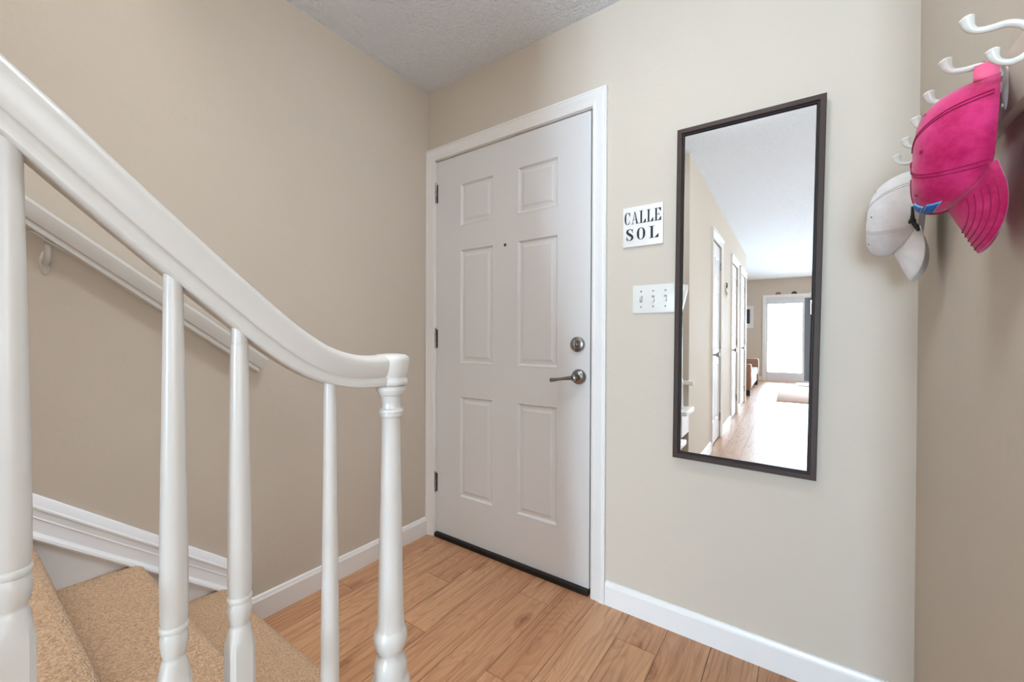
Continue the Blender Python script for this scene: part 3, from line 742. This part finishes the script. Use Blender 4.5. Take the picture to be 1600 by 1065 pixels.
bm = NB(); tube(bm, [pk.on(.0+i*2*PI/12+.0, PI/2-.16, .0005) for i in range(0)] or [pk.w(*pk.surf(0,PI/2)), pk.w(pk.surf(0,PI/2)[0],pk.surf(0,PI/2)[1],pk.surf(0,PI/2)[2]+.003)], [.007,.005], 14); obj('button', bm, M_pink, pk.cr, smooth=True)
for th in (PI/2, -PI/2, PI-.5, -PI+.5, .5, -.5):
    bm = NB(); p = pk.on(th, 1.0, .0002); q = pk.on(th, 1.0, .0014); tube(bm, [p,q], [.0030,.0022], 12)
    obj('eyelet', bm, M_pinkseam, pk.cr, smooth=True)
def patch(c, th0, th1, ph0, ph1, sl, m, name, lift=.0026, n=10):
    bm = NB(); g = []
    for i in range(n+1):
        r = []
        for j in range(5):
            u = i/n; v = j/4; r.append(bm.verts.new(c.on(th0+(th1-th0)*u+sl*v, ph0+(ph1-ph0)*v, lift)))
        g.append(r)
    for a, b in zip(g, g[1:]):
        for j in range(4): bm.faces.new((a[j],b[j],b[j+1],a[j+1]))
    o = obj(name, bm, m, c.cr, smooth='all'); sd = o.modifiers.new('thickness','SOLIDIFY'); sd.thickness = .002; sd.offset = 0; return o
for t0, p0, p1 in ((-.02,.66,.98),(.16,.34,.62)):
    patch(pk, t0, t0+.34, p0, p1, -.10, M_blueo, 'logo_border', .0016); patch(pk, t0+.035, t0+.305, p0+.03, p1-.03, -.08, M_blue, 'logo')

wh = Cap(-.258, 1.396, .098, lat=.080, lon=.100, xw=1.938, boxy=.62, skew=.022, tilt=.08, yaw=-.22, label='plain white baseball cap with a black clip hanging behind the pink cap')
wh.cr = wh.crown(M_white, .36); wh.bl = wh.bill(M_white, .070, .50, .006)
seams(wh, M_whseam, (PI/3, -PI/3, 2*PI/3, -2*PI/3, 0.0), .0005)
wh.strap(M_white)
bm = NB(); q = wh.surf(0,PI/2); tube(bm, [wh.w(*q), wh.w(q[0],q[1],q[2]+.003)], [.007,.005], 14); obj('button', bm, M_white, wh.cr, smooth=True)
for th in (.5,-.5,PI/2,-PI/2,PI-.5,-PI+.5):
    bm = NB(); tube(bm, [wh.on(th,1.0,.0002), wh.on(th,1.0,.0012)], [.0022,.0016], 10)
    obj('eyelet', bm, M_grey, wh.cr, smooth=True)
bm = NB()   # black clip dangling from the near side of the rim
p = wh.w(.080,.040,.010)
tube(bm, [p+Vector((0,0,.030)), p+Vector((0,-.002,.012)), p], [.0022,.003,.0048], 10)
box(bm, p.x-.006,p.x+.006,p.y-.004,p.y+.004,p.z-.007,p.z+.001,.001)
tube(bm, [p+Vector((.002,0,-.007)), p+Vector((.007,-.002,-.016)), p+Vector((.010,-.003,-.026))], [.0040,.0046,.0026], 10)
obj('clip', bm, M_black, wh.e, smooth=40)

# ------------------------------------------------------------------ corridor doors seen in the mirror
for i, (a, b) in enumerate(D2):
    mb = NB(); wv = b-a
    prof_ = CP; to3 = lambda u,v,t: (SW+t, u, v)
    moulding(mb, [(a+.004,0),(a+.004,2.036),(b-.004,2.036),(b-.004,0)], [(a-.062,0),(a-.062,2.10),(b+.062,2.10),(b+.062,0)], prof_, to3)
    box(mb, SW,SW+.026,a-.074,b+.074,2.101,2.122,.003)
    struct('trim_%d' % (5+i), mb, M_trim, smooth=30)
    lb = NB(); xa, xb = a+.006, b-.006; pm = (xa+xb)/2; mg = min(.11,wv*.17)
    pans = [(round(u0,4),round(u1,4),c0,c1) for u0,u1 in ((xa+mg,pm-mg*.35),(pm+mg*.35,xb-mg)) for c0,c1 in ((.23,.80),(.95,1.55),(1.67,1.90))]
    panel_leaf(lb, round(xa,4),round(xb,4),.012,2.034,pans,lambda u,v,t:(SW-.012-t,u,v),.035,.007)
    d = struct('door_%d' % (2+i), lb, M_door, smooth=25, origin=(SW-.012,b,.012))
    ky = (-2.99,-4.593,-5.805)[i] if i else -3.0
    ky = b-.075 if i < 1 else (b-.075)
    kb = NB(); lathe(kb,0,0,[(.028,SW-.012),(.028,SW-.006),(.012,SW-.001),(.010,SW+.022),(.018,SW+.030),(.026,SW+.042),(.024,SW+.054),(.010,SW+.058)],20,axis='x',c=(0,ky,.91)); obj('knob', kb, M_nickel, d, smooth=50)
    for z in (1.83,1.0,.22):
        kb = NB(); lathe(kb, SW-.004,a+.003,[(.006,z-.045),(.006,z+.045)],10); obj('hinge', kb, M_nickel, d, smooth=True)
orn = empty('wall_ornament', (SW,-3.75,1.53), 'small dark and white hanging ornament between corridor doors, seen in mirror', 'ornament')
bm = NB(); tube(bm, spline([(SW+.002,-3.75,1.70),(SW+.014,-3.75,1.695),(SW+.016,-3.75,1.67),(SW+.012,-3.75,1.64)],5), .006, 10)
tube(bm, [(SW+.012,-3.79,1.665),(SW+.012,-3.75,1.672),(SW+.012,-3.71,1.665)], .006, 8); obj('hanger', bm, M_dark, orn, smooth=50)
bm = NB()
tube(bm, spline([(SW+.010,-3.77,1.645),(SW+.012,-3.72,1.62),(SW+.012,-3.78,1.58),(SW+.012,-3.74,1.54)],6), [.006+.006*math.sin(PI*i/18) for i in range(19)], 10); obj('pendant', bm, M_hook, orn, smooth=50)

# ------------------------------------------------------------------ far wall: sliding patio door, picture, shells
bm = NB(); moulding(bm, [(1.175,0),(1.175,1.995),(2.925,1.995),(2.925,0)], [(1.105,0),(1.105,2.062),(2.995,2.062),(2.995,0)], [(0,0),(0,.012),(.2,.016),(1,.018),(1,0)], lambda a,b,t:(a,BX+t,b))
struct('trim_8', bm, M_trim)
bm = NB(); box(bm,1.1705,1.2,BX-.119,BX-.001,.0,1.9995); box(bm,2.9,2.9295,BX-.119,BX-.001,0,1.9995); box(bm,1.2,2.9,BX-.119,BX-.001,1.965,1.9995); box(bm,1.2,2.9,BX-.119,BX-.001,0,.03)
sd_ = struct('door_5', bm, M_wfr); tag(sd_, 'white framed sliding patio door with bright daylight behind, seen in the mirror')
def sash(x0,x1,y,m,st,bot,topr,stl=None):
    b_ = NB(); s0 = stl or st
    box(b_,x0,x0+s0,y-.02,y+.02,.031,1.964); box(b_,x1-st,x1,y-.02,y+.02,.031,1.964); box(b_,x0+s0,x1-st,y-.02,y+.02,.031,bot); box(b_,x0+s0,x1-st,y-.02,y+.02,topr,1.964)
    f = obj('sash', b_, m, sd_); b_ = NB(); box(b_,x0+s0,x1-st,y-.003,y+.003,bot,topr); obj('pane', b_, M_glass, f)
sash(1.201,1.935,BX-.035,M_wfr,.045,.215,1.84,.012)
sash(1.905,2.899,BX-.09,M_grey,.05,.19,1.90,.15)
pf = empty('framed_picture', (.80,BX,1.28), 'white framed dark picture hung left of the patio door, seen in mirror', 'picture')
bm = NB(); moulding(bm, [(.72,1.30),(.885,1.30),(.885,1.79),(.72,1.79)], [(.695,1.276),(.91,1.276),(.91,1.815),(.695,1.815)], [(0,.001),(0,.018),(1,.02),(1,.001)], lambda a,b,t:(a,BX+t,b), True); obj('frame', bm, M_sign, pf)
bm = NB(); box(bm,.7201,.8849,BX+.001,BX+.008,1.3001,1.7899); obj('mat_board', bm, M_cushw, pf)
bm = NB(); box(bm,.745,.838,BX+.0082,BX+.010,1.385,1.735); obj('print', bm, M_print, pf)
for x, m, lb in ((1.42,M_shellr,'rust coloured shell on the ledge above the patio door, leftmost of three'),(1.735,M_shelld,'dark shell in the middle of the ledge above the patio door'),(2.062,M_shellp,'pale shell on the ledge above the patio door, rightmost of three')):
    bm = NB(); n = 24; cen = bm.verts.new((x,BX+.016,2.0625)); r1=[]; r2_=[]
    for i in range(n+1):
        a = PI*i/n; k = 1+.05*math.cos(i*PI); r1.append(bm.verts.new((x+.058*k*math.cos(a), BX+.006+.0, 2.0628+.062*k*math.sin(a)))); r2_.append(bm.verts.new((x+.032*math.cos(a), BX+.018+.008*k, 2.0628+.036*math.sin(a))))
    for i in range(n): bm.faces.new((r1[i],r1[i+1],r2_[i+1],r2_[i])); bm.faces.new((r2_[i],r2_[i+1],cen))
    bm.faces.new(r1); tag(obj('seashell', bm, m), lb, 'shell', 'shells above the patio door')

# ------------------------------------------------------------------ wicker sofa, rug, mat
sf = empty('wicker_sofa', (.62,-7.95,0), 'brown wicker sofa with pale cushions in the far room, seen in mirror', 'sofa')
def arm(y0,y1):
    b_ = NB(); box(b_,.14,1.09,y0,y1,.10,.575,.03,3); obj('arm', b_, M_wicker, sf, smooth=40)
arm(-7.13,-6.93); arm(-9.15,-8.95)
b_ = NB(); box(b_,.04,.20,-8.95,-7.13,.10,.80,.03,3); obj('backrest', b_, M_wicker, sf, smooth=40)
b_ = NB(); box(b_,.20,1.06,-8.95,-7.13,.10,.24,.01); obj('seat_base', b_, M_cush, sf)
for y0 in (-8.945,-8.035):
    b_ = NB(); box(b_,.215,1.08,y0,y0+.895,.242,.40,.035,4); obj('seat_cushion', b_, M_cush, sf, smooth=50)
    b_ = NB(); box(b_,.21,.40,y0+.01,y0+.885,.402,.78,.06,4); obj('back_cushion', b_, M_cushw, sf, smooth=50)
for x in (.20,1.03):
    for y in (-7.03,-9.05):
        b_ = NB(); box(b_,x-.045,x+.045,y-.045,y+.045,0,.0995,.006); obj('leg', b_, M_leg, sf)
b_ = NB(); box(b_,1.48,3.1,-8.2,-6.55,.0005,.012,.004); tag(obj('area_rug', b_, M_rug, smooth=40), 'pale tan rectangular rug on the far floor, seen in the mirror', 'rug')
b_ = NB(); box(b_,1.78,2.7,-9.93,-9.25,.0005,.014,.004); tag(obj('door_mat', b_, M_mat, smooth=40), 'small cream mat before the patio door, seen in the mirror', 'mat')

# ------------------------------------------------------------------ side windows and kitchen lamp added as unseen fill; hall ceiling lamp
for i, (a,b,c_,d_) in enumerate(WO):
    bm = NB()
    for z0,z1 in ((c_,c_+.05),(d_-.05,d_),((c_+d_)/2-.02,(c_+d_)/2+.02)): box(bm,XR+.02,XR+.08,a,b,z0,z1)
    for y0,y1 in ((a,a+.05),(b-.05,b)): box(bm,XR+.02,XR+.08,y0,y1,c_+.05,d_-.05)
    wi = struct('added_window_%d' % (i+1), bm, M_wfr); bm = NB(); box(bm,XR+.045,XR+.051,a+.05,b-.05,c_+.05,d_-.05); obj('pane', bm, M_glass, wi)
def ceiling_lamp(x,y,z,label,m):
    e = empty('ceiling_lamp', (x,y,z), label, 'lamp')
    bm = NB(); lathe(bm,x,y,[(.06,z-.0005),(.06,z-.012),(.02,z-.020),(.02,z-.030)],36); obj('base', bm, M_wfr, e, smooth=40)
    bm = NB(); lathe(bm,x,y,[(.03,z-.0305),(.10,z-.034),(.15,z-.046),(.155,z-.060),(.145,z-.078),(.11,z-.094),(.05,z-.104),(.005,z-.106)],36); obj('glass_shade', bm, m, e, smooth=60)
ceiling_lamp(1.42,-1.0,H,'round glass ceiling lamp over the entry hall',M_lamp)
ceiling_lamp(2.6,-2.9,H,'added unseen fill lamp over the kitchen side',M_fill_lamp)  # unseen lamp added to brighten the front wall
